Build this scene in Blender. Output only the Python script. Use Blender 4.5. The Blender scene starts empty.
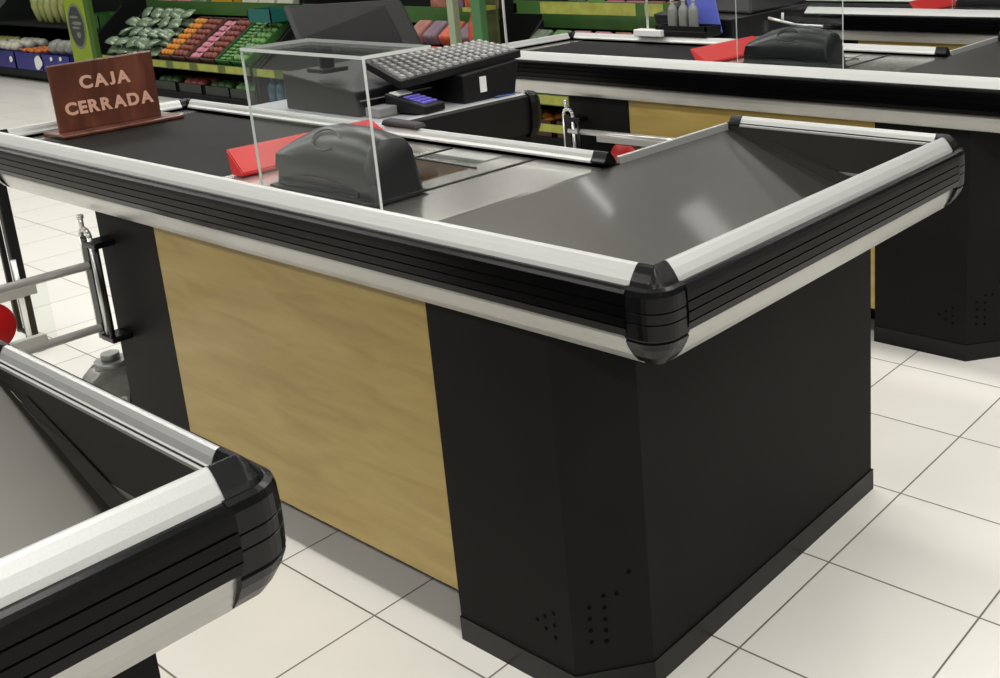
import bpy, bmesh, math, random
from mathutils import Matrix, Vector
random.seed(7)
C = bpy.context.scene.collection
PI = math.pi

# ------------------------------------------------------------------ materials
def new_mat(name):
    m = bpy.data.materials.new(name); m.use_nodes = True
    nt = m.node_tree; b = nt.nodes['Principled BSDF']
    return m, nt, b

def mat(name, col, rough=.5, metal=0., noise=0., nscale=20., spec=.5, coat=0., bump=0., stretch=None):
    m, nt, b = new_mat(name)
    b.inputs['Base Color'].default_value = (*col, 1); b.inputs['Roughness'].default_value = rough
    b.inputs['Metallic'].default_value = metal; b.inputs['Specular IOR Level'].default_value = spec
    b.inputs['Coat Weight'].default_value = coat; b.inputs['Coat Roughness'].default_value = .07
    if noise or bump:
        tc = nt.nodes.new('ShaderNodeTexCoord'); mp = nt.nodes.new('ShaderNodeMapping')
        if stretch: mp.inputs['Scale'].default_value = stretch
        nz = nt.nodes.new('ShaderNodeTexNoise'); nz.inputs['Scale'].default_value = nscale; nz.inputs['Detail'].default_value = 4
        nt.links.new(tc.outputs['Object'], mp.inputs[0]); nt.links.new(mp.outputs[0], nz.inputs['Vector'])
        if noise:
            rp = nt.nodes.new('ShaderNodeValToRGB')
            lo = [max(0, c*(1-noise)) for c in col]; hi = [min(1, c*(1+noise)) for c in col]
            rp.color_ramp.elements[0].position = .3; rp.color_ramp.elements[1].position = .7
            rp.color_ramp.elements[0].color = (*lo, 1); rp.color_ramp.elements[1].color = (*hi, 1)
            nt.links.new(nz.outputs[0], rp.inputs[0]); nt.links.new(rp.outputs[0], b.inputs['Base Color'])
        if bump:
            bp = nt.nodes.new('ShaderNodeBump'); bp.inputs['Strength'].default_value = bump; bp.inputs['Distance'].default_value = .01
            nt.links.new(nz.outputs[0], bp.inputs['Height']); nt.links.new(bp.outputs[0], b.inputs['Normal'])
    return m

def srgb(r, g, b):
    f = lambda c: (c/255/12.92) if c/255 <= .04045 else ((c/255+.055)/1.055)**2.4
    return (f(r), f(g), f(b))

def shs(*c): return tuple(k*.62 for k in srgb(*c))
M = {}
M['bumper'] = mat('black_gloss_plastic', (.002,.002,.0022), .22, spec=.14)
M['cap'] = mat('black_moulded_plastic', (.005,.005,.0055), .26, spec=.25, bump=.03, nscale=300)
M['cabinet'] = mat('black_painted_panel', (.0128,.0128,.0122), .5, noise=.15, nscale=3, spec=.05)
M['plinth'] = mat('black_kick_panel', (.004,.004,.004), .38, spec=.3)
M['hole'] = mat('vent_black', (.001,.001,.001), .9, spec=.1)
M['alu'] = mat('satin_aluminium', (.50,.505,.49), .42, .5, noise=.03, nscale=8, stretch=(1,40,40))
M['lip'] = mat('satin_aluminium_trim', (.45,.445,.425), .30, .75, noise=.04, nscale=8)
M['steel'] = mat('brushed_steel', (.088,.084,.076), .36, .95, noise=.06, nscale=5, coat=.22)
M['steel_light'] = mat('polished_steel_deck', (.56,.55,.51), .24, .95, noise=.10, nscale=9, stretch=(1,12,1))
M['belt'] = mat('black_rubber_belt', (.0085,.0083,.0078), .6, noise=.25, nscale=6, spec=.1)
M['glass_dark'] = mat('scanner_glass_dark', (.06,.035,.015), .06, 0., coat=1., noise=.9, nscale=6)
M['glass_pale'] = mat('scanner_glass_pale', (.30,.31,.29), .07, .6, coat=1., noise=.5, nscale=9)
M['ring'] = mat('highlit_charcoal_edge', (.07,.07,.07), .35)  # lighter grey stands for edge highlights on the embossed ring
M['red'] = mat('red_plastic', (.44,.014,.013), .4, noise=.05, nscale=20, spec=.25)
M['dark_plastic'] = mat('charcoal_plastic', (.012,.0125,.0135), .33, spec=.4)
M['dark_plastic2'] = mat('charcoal_plastic_gloss', (.012,.012,.014), .12)
M['pos_black'] = mat('matte_black_plastic', (.005,.005,.0055), .45, spec=.3)
M['screen'] = mat('switched_off_screen', (.007,.007,.007), .4, spec=.15)
M['key'] = mat('pale_grey_key', (.34,.34,.33), .6, spec=.2)
M['purple'] = mat('violet_key', (.16,.13,.62), .4)  # plain violet key colour
M['white'] = mat('white_plastic', (.82,.82,.80), .4)
M['grey'] = mat('grey_plastic', (.22,.22,.22), .45)
M['desk'] = mat('grey_laminate_desktop', (.42,.43,.46), .3, noise=.06, nscale=15)
M['chrome'] = mat('chrome', (.86,.85,.82), .22, .55)
M['clamp'] = mat('grey_clamp_strip', (.50,.49,.47), .45, .3)
M['sign_red'] = mat('red_disc', (.50,.012,.014), .35)
M['signtext'] = mat('tan_lettering', srgb(205,158,136), .5)
M['rubber'] = mat('black_rubber', (.02,.02,.02), .6)
M['zinc'] = mat('zinc_grey', (.32,.33,.31), .42, .6, noise=.2, nscale=40)
M['shelf_dark'] = mat('dark_shelf_metal', (.006,.008,.007), .6, spec=.2)
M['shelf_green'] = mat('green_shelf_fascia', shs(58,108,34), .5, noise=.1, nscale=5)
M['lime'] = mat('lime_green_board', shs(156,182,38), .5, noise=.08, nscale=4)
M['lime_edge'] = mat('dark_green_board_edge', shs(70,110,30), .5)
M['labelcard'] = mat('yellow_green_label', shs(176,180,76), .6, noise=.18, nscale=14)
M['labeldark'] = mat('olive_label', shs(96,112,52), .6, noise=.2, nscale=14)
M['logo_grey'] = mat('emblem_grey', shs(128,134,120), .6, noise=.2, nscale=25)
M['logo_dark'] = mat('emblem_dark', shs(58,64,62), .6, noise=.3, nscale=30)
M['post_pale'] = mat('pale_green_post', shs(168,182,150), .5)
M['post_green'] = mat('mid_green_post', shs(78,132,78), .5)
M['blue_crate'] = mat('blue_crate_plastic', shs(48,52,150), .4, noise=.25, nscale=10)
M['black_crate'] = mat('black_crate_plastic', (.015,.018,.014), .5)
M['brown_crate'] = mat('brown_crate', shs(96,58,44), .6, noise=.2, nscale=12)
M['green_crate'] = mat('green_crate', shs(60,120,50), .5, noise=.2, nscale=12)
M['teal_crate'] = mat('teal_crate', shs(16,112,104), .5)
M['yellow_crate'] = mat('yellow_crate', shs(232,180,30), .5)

def fruit_mat(name, col, noise=.25): return mat(name, shs(*col), .4, noise=noise, nscale=12, bump=.1)
M['orange'] = fruit_mat('orange_peel', (236,150,40)); M['carrot'] = fruit_mat('carrot_skin', (232,130,44))
M['apple'] = fruit_mat('red_brown_skin', (150,72,58)); M['pinkp'] = fruit_mat('pink_skin', (214,120,120))
M['greenp'] = fruit_mat('green_skin', (120,176,96)); M['dgreen'] = fruit_mat('dark_green_skin', (58,92,50))
M['whitep'] = fruit_mat('creamy_white_skin', (226,224,206), .08); M['gourd'] = fruit_mat('pale_yellow_green_skin', (176,182,110))
M['packet'] = mat('silvery_green_film', shs(142,164,134), .25, .3, noise=.45, nscale=14)
M['packet_dark'] = mat('dark_green_film', shs(50,80,56), .3, .1, noise=.4, nscale=12)
M['pink_pack'] = mat('pink_package', shs(226,140,158), .4, noise=.15, nscale=14)
M['orange_pack'] = mat('orange_net_package', shs(226,104,66), .5, noise=.3, nscale=20)
M['salmon_pack'] = mat('salmon_package', shs(190,120,104), .5, noise=.35, nscale=16)
M['mauve_pack'] = mat('mauve_package', shs(140,110,128), .5, noise=.35, nscale=16)
M['blue_pack'] = mat('blue_package', shs(72,92,168), .4, noise=.25, nscale=16)
M['bottle_blue'] = mat('blue_bottle', shs(70,110,134), .2, noise=.2, nscale=14)
M['bottle_green'] = mat('green_bottle', shs(82,118,74), .2, noise=.2, nscale=14)
M['bottle_dark'] = mat('dark_violet_bottle', shs(52,48,62), .2)
M['bottle_grey'] = mat('grey_bottle', shs(158,160,152), .3)
M['blue_panel'] = mat('violet_blue_panel', srgb(92,104,196), .35)

def wood(name, c1, c2, c3, scale, stretch, rough):
    m, nt, b = new_mat(name); N = nt.nodes; L = nt.links
    tc = N.new('ShaderNodeTexCoord'); mp = N.new('ShaderNodeMapping'); mp.inputs['Scale'].default_value = stretch
    L.new(tc.outputs['Object'], mp.inputs[0])
    n1 = N.new('ShaderNodeTexNoise'); n1.inputs['Scale'].default_value = scale; n1.inputs['Detail'].default_value = 8; n1.inputs['Distortion'].default_value = .6
    L.new(mp.outputs[0], n1.inputs['Vector'])
    rp = N.new('ShaderNodeValToRGB'); e = rp.color_ramp.elements
    e[0].position = .32; e[0].color = (*c1, 1); e[1].position = .70; e[1].color = (*c3, 1)
    k = e.new(.52); k.color = (*c2, 1)
    L.new(n1.outputs[0], rp.inputs[0]); L.new(rp.outputs[0], b.inputs['Base Color'])
    b.inputs['Roughness'].default_value = rough
    return m
M['wood'] = wood('pale_oak_laminate', srgb(164,138,74), srgb(176,151,84), srgb(184,160,94), 3.2, (.9,1,5.5), .42)
M['signwood'] = wood('red_brown_wood', srgb(66,31,19), srgb(88,45,29), srgb(106,60,40), 5, (1,3,.8), .28)

def acrylic(name, tint=(.96,.98,.97), refl=.025):
    m = bpy.data.materials.new(name); m.use_nodes = True; nt = m.node_tree; nt.nodes.clear()
    o = nt.nodes.new('ShaderNodeOutputMaterial'); mx = nt.nodes.new('ShaderNodeMixShader')
    t = nt.nodes.new('ShaderNodeBsdfTransparent'); t.inputs[0].default_value = (*tint, 1)
    g = nt.nodes.new('ShaderNodeBsdfGlossy'); g.inputs['Roughness'].default_value = .03; g.inputs[0].default_value = (1,1,1,1)
    lw = nt.nodes.new('ShaderNodeLayerWeight'); pw = nt.nodes.new('ShaderNodeMath'); pw.operation = 'POWER'; pw.inputs[1].default_value = 4.
    ml = nt.nodes.new('ShaderNodeMath'); ml.operation = 'MULTIPLY_ADD'; ml.inputs[1].default_value = .45; ml.inputs[2].default_value = refl
    nt.links.new(lw.outputs['Facing'], pw.inputs[0]); nt.links.new(pw.outputs[0], ml.inputs[0]); nt.links.new(ml.outputs[0], mx.inputs[0]); nt.links.new(t.outputs[0], mx.inputs[1]); nt.links.new(g.outputs[0], mx.inputs[2])
    nt.links.new(mx.outputs[0], o.inputs[0])
    return m
M['acrylic'] = acrylic('clear_acrylic')
M['acrylic_top'] = acrylic('clear_acrylic_top', (.93,.95,.94), .16)
M['acrylic_edge'] = mat('polished_acrylic_edge', (.74,.77,.74), .25)

def floor_mat():
    m, nt, b = new_mat('white_floor_tiles'); N = nt.nodes; L = nt.links
    g = N.new('ShaderNodeNewGeometry'); sp = N.new('ShaderNodeSeparateXYZ'); L.new(g.outputs['Position'], sp.inputs[0])
    def mth(op, a, bb=None):
        n = N.new('ShaderNodeMath'); n.operation = op
        if hasattr(a, 'is_output'): L.new(a, n.inputs[0])
        else: n.inputs[0].default_value = a
        if bb is not None:
            if hasattr(bb, 'is_output'): L.new(bb, n.inputs[1])
            else: n.inputs[1].default_value = bb
        return n.outputs[0]
    ds = []
    for ax in (0, 1):
        q = mth('DIVIDE', sp.outputs[ax], .4); fr = mth('FRACT', mth('ADD', q, 100.0))
        d = mth('MULTIPLY', mth('MINIMUM', fr, mth('SUBTRACT', 1.0, fr)), .4); ds.append(d)
    d = mth('MINIMUM', ds[0], ds[1])
    mr = N.new('ShaderNodeMapRange'); mr.inputs[1].default_value = .0014; mr.inputs[2].default_value = .0034
    L.new(d, mr.inputs[0])
    cell = N.new('ShaderNodeCombineXYZ')
    for ax in (0, 1): L.new(mth('FLOOR', mth('DIVIDE', sp.outputs[ax], .4)), cell.inputs[ax])
    wn = N.new('ShaderNodeTexWhiteNoise'); L.new(cell.outputs[0], wn.inputs['Vector'])
    nz = N.new('ShaderNodeTexNoise'); nz.inputs['Scale'].default_value = 5.; nz.inputs['Detail'].default_value = 5; L.new(g.outputs['Position'], nz.inputs['Vector'])
    v = mth('ADD', mth('MULTIPLY', wn.outputs['Value'], .04), mth('MULTIPLY', nz.outputs[0], .07))
    hsv = N.new('ShaderNodeHueSaturation'); hsv.inputs['Color'].default_value = (*srgb(236,233,225), 1); L.new(mth('ADD', v, .93), hsv.inputs['Value'])
    mx = N.new('ShaderNodeMixRGB'); mx.inputs[1].default_value = (*srgb(104,98,90), 1)
    L.new(mr.outputs[0], mx.inputs[0]); L.new(hsv.outputs[0], mx.inputs[2]); L.new(mx.outputs[0], b.inputs['Base Color'])
    rr = N.new('ShaderNodeMapRange'); rr.inputs[3].default_value = .7; rr.inputs[4].default_value = .24; L.new(mr.outputs[0], rr.inputs[0]); L.new(rr.outputs[0], b.inputs['Roughness'])
    bp = N.new('ShaderNodeBump'); bp.inputs['Strength'].default_value = .35; bp.inputs['Distance'].default_value = .002
    L.new(mr.outputs[0], bp.inputs['Height']); L.new(bp.outputs[0], b.inputs['Normal'])
    return m
M['floor'] = floor_mat()

# ------------------------------------------------------------------ mesh helpers
class MB:
    """collects shapes for ONE mesh object"""
    def __init__(s): s.bm = bmesh.new()
    def poly(s, pts, mi=0):
        vs = [s.bm.verts.new(p) for p in pts]; f = s.bm.faces.new(vs); f.material_index = mi; return f
    def grid(s, rows, close_u=False, close_v=False, mi=0, smooth=True):
        vv = [[s.bm.verts.new(p) for p in r] for r in rows]; n = len(vv); m = len(vv[0])
        for i in range(n if close_u else n-1):
            for j in range(m if close_v else m-1):
                q = [vv[i][j], vv[i][(j+1) % m], vv[(i+1) % n][(j+1) % m], vv[(i+1) % n][j]]
                q = list(dict.fromkeys(q))
                try:
                    f = s.bm.faces.new(q); f.material_index = mi; f.smooth = smooth
                except ValueError: pass
        return vv
    def cap(s, vs, mi=0):
        try: f = s.bm.faces.new(vs); f.material_index = mi
        except ValueError: pass
    def box(s, x0, x1, y0, y1, z0, z1, bev=0., mi=0, seg=2):
        r = bmesh.ops.create_cube(s.bm, size=1); vs = r['verts']
        for v in vs: v.co = Vector(((x0+x1)/2+v.co.x*(x1-x0), (y0+y1)/2+v.co.y*(y1-y0), (z0+z1)/2+v.co.z*(z1-z0)))
        fs = list({f for v in vs for f in v.link_faces})
        for f in fs: f.material_index = mi
        if bev:
            es = list({e for v in vs for e in v.link_edges})
            bmesh.ops.bevel(s.bm, geom=es, offset=bev, segments=seg, affect='EDGES', profile=.5, clamp_overlap=True)
        return s
    def hexa(s, p, bev=0., mi=0):
        """8 corners: bottom 4 ccw, top 4 ccw"""
        v = [s.bm.verts.new(q) for q in p]; fs = []
        for q in ((3,2,1,0),(4,5,6,7),(0,1,5,4),(1,2,6,5),(2,3,7,6),(3,0,4,7)):
            f = s.bm.faces.new([v[i] for i in q]); f.material_index = mi; fs.append(f)
        if bev:
            es = list({e for f in fs for e in f.edges})
            bmesh.ops.bevel(s.bm, geom=es, offset=bev, segments=2, affect='EDGES', profile=.5, clamp_overlap=True)
        return s
    def tube(s, a, b, r, n=12, r2=None, caps=True, mi=0):
        a = Vector(a); b = Vector(b); d = (b-a).normalized(); u = d.orthogonal().normalized(); w = d.cross(u)
        r2 = r if r2 is None else r2
        ring = lambda c, rr: [c+(u*math.cos(2*PI*i/n)+w*math.sin(2*PI*i/n))*rr for i in range(n)]
        vv = s.grid([ring(a, r), ring(b, r2)], close_v=True, mi=mi)
        if caps: s.cap(vv[0][::-1], mi); s.cap(vv[1], mi)
        return s
    def lathe(s, prof, c=(0,0,0), n=14, mi=0, axis='Z'):
        rows = []
        for r, z in prof:
            row = []
            for i in range(n):
                a = 2*PI*i/n; p = (max(r,1e-5)*math.cos(a), max(r,1e-5)*math.sin(a), z)
                if axis == 'Y': p = (p[0], -p[2], p[1])
                if axis == 'X': p = (p[2], p[0], p[1])
                row.append((c[0]+p[0], c[1]+p[1], c[2]+p[2]))
            rows.append(row)
        vv = s.grid(rows, close_v=True, mi=mi); s.cap(vv[0][::-1], mi); s.cap(vv[-1], mi)
        return s
    def prism(s, prof, axis, a, b, mi=0, smooth=False):
        """closed 2D profile extruded; axis 'Y': profile (x,z); axis 'X': profile (y,z)"""
        P = (lambda p, t: (p[0], t, p[1])) if axis == 'Y' else (lambda p, t: (t, p[0], p[1])) if axis == 'X' else (lambda p, t: (p[0], p[1], t))
        vv = s.grid([[P(p, a) for p in prof], [P(p, b) for p in prof]], close_v=True, mi=mi, smooth=smooth)
        s.cap(vv[0][::-1], mi); s.cap(vv[1], mi); return s
    def build(s, name, mats, parent=None, loc=None, fix=True):
        if fix: bmesh.ops.recalc_face_normals(s.bm, faces=s.bm.faces[:])
        me = bpy.data.meshes.new(name); s.bm.to_mesh(me); s.bm.free()
        if not isinstance(mats, (list, tuple)): mats = [mats]
        for m in mats: me.materials.append(m)
        o = bpy.data.objects.new(name, me); C.objects.link(o)
        if parent: o.parent = parent
        if loc: o.location = loc
        return o

def empty(name, loc=(0,0,0), rz=0.):
    o = bpy.data.objects.new(name, None); C.objects.link(o); o.location = loc; o.rotation_euler = (0,0,rz)
    o.empty_display_size = .1
    return o
def tag(o, label, cat=None, group=None, kind=None):
    if label: o['label'] = label
    if cat: o['category'] = cat
    if group: o['group'] = group
    if kind: o['kind'] = kind
    return o
def copy_tree(o, parent=None):
    c = o.copy(); C.objects.link(c); c.parent = parent
    for ch in [k for k in bpy.data.objects if k.parent == o]: copy_tree(ch, c)
    return c
def dup(o, label, dx=0, dy=0, dz=0):
    c = copy_tree(o); c.location = (o.location.x+dx, o.location.y+dy, o.location.z+dz); c['label'] = label
    return c

# ------------------------------------------------------------------ setting
mb = MB(); mb.poly([(-26,-9,0),(9,-9,0),(9,8,0),(-26,8,0)]); tag(mb.build('floor', M['floor']), 'white square floor tiles with dark grout lines', kind='structure')
mb = MB(); mb.box(-26,9,8,8.15,0,3.6); tag(mb.build('wall_back', mat('dim_back_wall', (.05,.055,.05), .7, noise=.2, nscale=2)), 'dim wall behind the produce shelves', kind='structure')

# ------------------------------------------------------------------ checkout counter
# reference lines: d = 0 is the outer bottom edge of the aluminium rail
YN, YF, YM = -1.188, .053, -.490      # near side, far side of the packing end, far side of the conveyor
XE, XL = .140, -2.635                 # packing end, entry end
CC = .060                             # corner piece length along each side
RAIL = [(0,1.003),(-.004,1.011),(-.013,1.024),(-.022,1.034),(-.027,1.037),(-.032,1.0362),(-.037,1.029),(-.041,1.020),(-.047,1.014),(-.047,1.009),(-.02,1.004)]
BUMP = [(-.012,1.003),(.006,1.003),(.013,1.000),(.017,.994),(.018,.984),(.0185,.972),(.0155,.9705),(.019,.969),(.0195,.953),(.0165,.9515),(.0195,.950),(.0192,.934),(.0160,.9325),(.0188,.931),(.015,.916),(.006,.911),(-.012,.911)]
LIP = [(.004,.912),(.0035,.905),(-.003,.888),(-.012,.870),(-.022,.855),(-.027,.852),(-.045,.852),(-.045,.912)]
def segm(mb, prof, p0, p1, nrm, mi=0):
    """straight run of a profile from p0 to p1 (xy), outward normal nrm"""
    rows = [[(p[0]+nrm[0]*d, p[1]+nrm[1]*d, z) for d, z in prof] for p in (p0, p1)]
    vv = mb.grid(rows, close_v=True, mi=mi, smooth=False); mb.cap(vv[0][::-1], mi); mb.cap(vv[1], mi)
def corner(mb, prof, P, n1, n2, L, R=.03, k=1.0, off=0., mi=0):
    """profile swept round the corner P; n1, n2 outward normals; L leg length on both sides"""
    P = Vector(P); n1 = Vector(n1); n2 = Vector(n2); t1 = -n2; t2 = -n1
    c = P - R*(n1+n2); rows = []
    def row(base, n): return [(base.x+n.x*(d+off), base.y+n.y*(d+off), z) for d, z in prof]
    rows.append(row(P+t1*L, n1))
    for i in range(9):
        a = PI/2*i/8; n = n1*math.cos(a)+n2*math.sin(a); r = []
        for d, z in prof:
            rr = R+d+off
            q = c+n*rr if rr > 0 else c+(n1+n2)*rr
            r.append((q.x, q.y, z))
        rows.append(r)
    rows.append(row(P+t2*L, n2))
    vv = mb.grid(rows, close_v=True, mi=mi, smooth=False); mb.cap(vv[0][::-1], mi); mb.cap(vv[-1], mi)

def make_counter():
    root = empty('checkout_counter')
    # --- body
    b = MB()
    end = [(-.55,-1.135),(-.188,-1.135),(-.08,-1.003),(-.08,-.025),(-.55,-.025)]
    b.prism(end, 'Z', .06, .853)
    b.build('end_cabinet', M['cabinet'], root)
    b = MB(); pl = [(-.552,-1.138),(-.186,-1.138),(-.076,-1.004),(-.076,-.018),(-.552,-.018)]
    b.prism(pl, 'Z', 0, .062); b.build('plinth', M['plinth'], root)
    b = MB(); b.box(-2.062,-1.715,-1.135,-.53,.06,.853); b.build('entry_cabinet', M['cabinet'], root)
    b = MB(); b.box(-2.058,-1.72,-1.125,-.54,0,.062); b.build('plinth', M['plinth'], root)
    b = MB(); b.box(-1.715,-.55,-1.135,-1.115,.13,.853, .002); b.build('wood_panel', M['wood'], root)
    b = MB(); b.box(-1.715,-.55,-.93,-.53,.0,.853); b.build('core_panel', M['plinth'], root)
    b = MB(); b.box(-2.56,.09,-1.14,-.535,.853,.862); b.box(-.56,.09,-.53,.005,.853,.862); b.build('underside_panel', M['plinth'], root)
    # vent holes: pattern on near face and chamfer
    b = MB(); r = .0052
    b.poly([(r*math.cos(2*PI*i/10), -.0012, r*math.sin(2*PI*i/10)) for i in range(10)])
    hole = b.build('vent_hole', M['hole'], root, fix=False); first = True
    ang = math.atan2(.132, .108)
    spots = [((u,-1.135,z), 0) for u, z in ((-.238,.196),(-.238,.166),(-.238,.136),(-.265,.178),(-.265,.148),(-.290,.160))]
    for s_, z in ((.040,.222),(.040,.194),(.040,.166),(.040,.138),(.072,.244),(.072,.216),(.072,.188),(.072,.160),(.100,.244),(.128,.29),(.072,.134)):
        q = Vector((-.188,-1.135,0))+Vector((.108,.132,0)).normalized()*s_; spots.append(((q.x,q.y,z), ang))
    for p, a in spots:
        o = hole if first else hole.copy()
        if not first: C.objects.link(o); o.parent = root
        first = False; o.location = p; o.rotation_euler = (0,0,a)
    # --- perimeter
    runs = [((XL+CC,YN),(XE-CC,YN),(0,-1)), ((XE,YN+CC),(XE,YF-CC),(1,0)), ((-.517,YF),(XE-CC,YF),(0,1)),
            ((XL+CC,YM),(-.60,YM),(0,1)), ((XL,YN+CC),(XL,YM-CC),(-1,0))]
    for p0, p1, n in runs:
        b = MB(); segm(b, RAIL, p0, p1, n); b.build('rail', M['alu'], root)
        b = MB(); segm(b, BUMP, p0, p1, n); b.build('bumper', M['bumper'], root)
        b = MB(); segm(b, LIP, p0, p1, n); b.build('trim_strip', M['lip'], root)
    for P, n1, n2 in (((XE,YN),(0,-1),(1,0)), ((XE,YF),(1,0),(0,1)), ((XL,YN),(-1,0),(0,-1)), ((XL,YM),(0,1),(-1,0))):
        b = MB(); corner(b, [(d,z+.001) for d, z in RAIL], P, n1, n2, CC, R=.028, off=.0015)
        c = b.build('corner_cap', M['cap'], root)
        b = MB()
        big = [(-.012,1.004),(.004,1.005),(.012,1.001),(.015,.991),(.0165,.965),(.014,.9635),(.0165,.962),(.0165,.945),(.014,.9435),(.0165,.942),(.0155,.914),(.012,.9085),(.0145,.907),(.009,.894),(-.003,.875),(-.017,.859),(-.026,.856),(-.045,.856),(-.045,1.0)]
        corner(b, big, P, n1, n2, CC+.004, R=.034)
        b.build('bumper_corner', M['cap'], c)
    # stop caps where the far rails end
    b = MB(); segm(b, [(d*1.02,z+.0015) for d, z in RAIL], (-.60,YM), (-.553,YM), (0,1)); segm(b, BUMP, (-.60,YM), (-.553,YM), (0,1)); b.build('rail_end_cap', M['cap'], root)
    b = MB(); segm(b, [(d*1.02,z+.0015) for d, z in RAIL], (-.555,YF), (-.517,YF), (0,1)); segm(b, BUMP, (-.555,YF), (-.517,YF), (0,1)); b.build('rail_end_cap', M['cap'], root)
    # --- tops
    yi0, yi1, ym1 = YN+.046, YF-.046, YM-.046
    b = MB(); b.box(XL+.046,-1.50,yi0,ym1,.97,.997); b.box(XL+.046,XL+.125,yi0,ym1,.997,1.0); b.build('entry_plate', M['steel_light'], root)
    b = MB(); b.box(-2.50,-1.42,yi0+.02,ym1-.014,.985,1.0, .004); b.build('conveyor_belt', M['belt'], root)
    b = MB(); b.box(-1.42,-.795,yi0,ym1,.97,1.0, .001); b.build('scanner_plate', M['steel_light'], root)
    b = MB(); b.box(-1.12,-.88,-.90,-.70,.998,1.0025,.001); b.build('scanner_glass', M['glass_dark'], root)
    b = MB(); b.box(-1.10,-.90,-.665,-.555,.998,1.0025,.001); b.build('scanner_glass', M['glass_pale'], root)
    b = MB(); b.box(-.799,-.791,yi0,ym1,.97,1.0025); b.box(-1.14,-.86,-.692,-.686,.99,1.003); b.box(-1.12,-1.114,-.69,-.55,.99,1.003); b.build('seam_strip', M['plinth'], root)
    b = MB(); b.box(-.791,-.56,yi0,ym1,.97,1.0,.001); b.build('deck_plate', M['steel_light'], root)
    # packing pan: slopes down from the deck, then runs level under the end rail
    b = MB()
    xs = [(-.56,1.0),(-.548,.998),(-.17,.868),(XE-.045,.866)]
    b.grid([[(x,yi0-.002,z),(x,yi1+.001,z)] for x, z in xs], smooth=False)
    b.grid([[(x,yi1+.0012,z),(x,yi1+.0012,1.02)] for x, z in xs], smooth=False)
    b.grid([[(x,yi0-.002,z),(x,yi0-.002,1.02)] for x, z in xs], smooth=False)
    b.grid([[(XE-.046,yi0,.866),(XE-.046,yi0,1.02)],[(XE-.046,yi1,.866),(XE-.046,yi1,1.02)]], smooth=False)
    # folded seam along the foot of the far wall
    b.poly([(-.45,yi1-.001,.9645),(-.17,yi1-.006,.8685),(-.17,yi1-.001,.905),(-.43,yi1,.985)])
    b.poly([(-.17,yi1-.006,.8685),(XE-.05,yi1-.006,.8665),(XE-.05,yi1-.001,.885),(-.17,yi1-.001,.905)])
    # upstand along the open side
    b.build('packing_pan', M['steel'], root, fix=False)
    b = MB(); b.box(-.5632,-.553,YM+.012,YF-.05,.95,1.019,.002); b.build('pan_lip', M['alu'], root)
    b = MB(); b.box(-.569,-.5635,YM+.02,YF-.02,.853,1.0); b.build('side_panel', M['plinth'], root)
    return root

counter = make_counter()
tag(counter, 'middle checkout counter carrying the red-brown closed sign and the nearest clear screen', 'checkout counter', 'checkout counters in a row')
PITCH = [(.008,-1.965),(-.030,2.080),(-.060,4.140)]
dup(counter, 'checkout counter nearest the viewer, only its packing end in the lower left', *PITCH[0])
dup(counter, 'second checkout counter, directly behind the one with the closed sign', *PITCH[1])
dup(counter, 'farthest checkout counter, behind the other three', *PITCH[2])

# ------------------------------------------------------------------ things on the counters
def make_divider():
    b = MB()
    lo = [(-1.402,1.003),(-1.350,1.003),(-1.352,1.012),(-1.448,1.060),(-1.457,1.061),(-1.404,1.012)]
    b.grid([[(x,-1.055+(z-1)*.4,z) for x, z in lo],[(x,-.565,z) for x, z in lo]], close_v=True, smooth=False)
    b.bm.verts.ensure_lookup_table(); b.cap([b.bm.verts[i] for i in range(5,-1,-1)]); b.cap([b.bm.verts[i] for i in range(6,12)])
    bmesh.ops.bevel(b.bm, geom=b.bm.edges[:], offset=.003, segments=2, affect='EDGES', clamp_overlap=True)
    return b.build('divider_bar', M['red'])
d0 = make_divider(); tag(d0, 'red triangular divider bar on the belt of the counter with the closed sign', 'divider', 'red divider bars')
dup(d0, 'red divider bar on the second counter, behind its clear screen', *PITCH[1])
dup(d0, 'red divider bar on the farthest counter, at the top edge', *PITCH[2])

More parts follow.
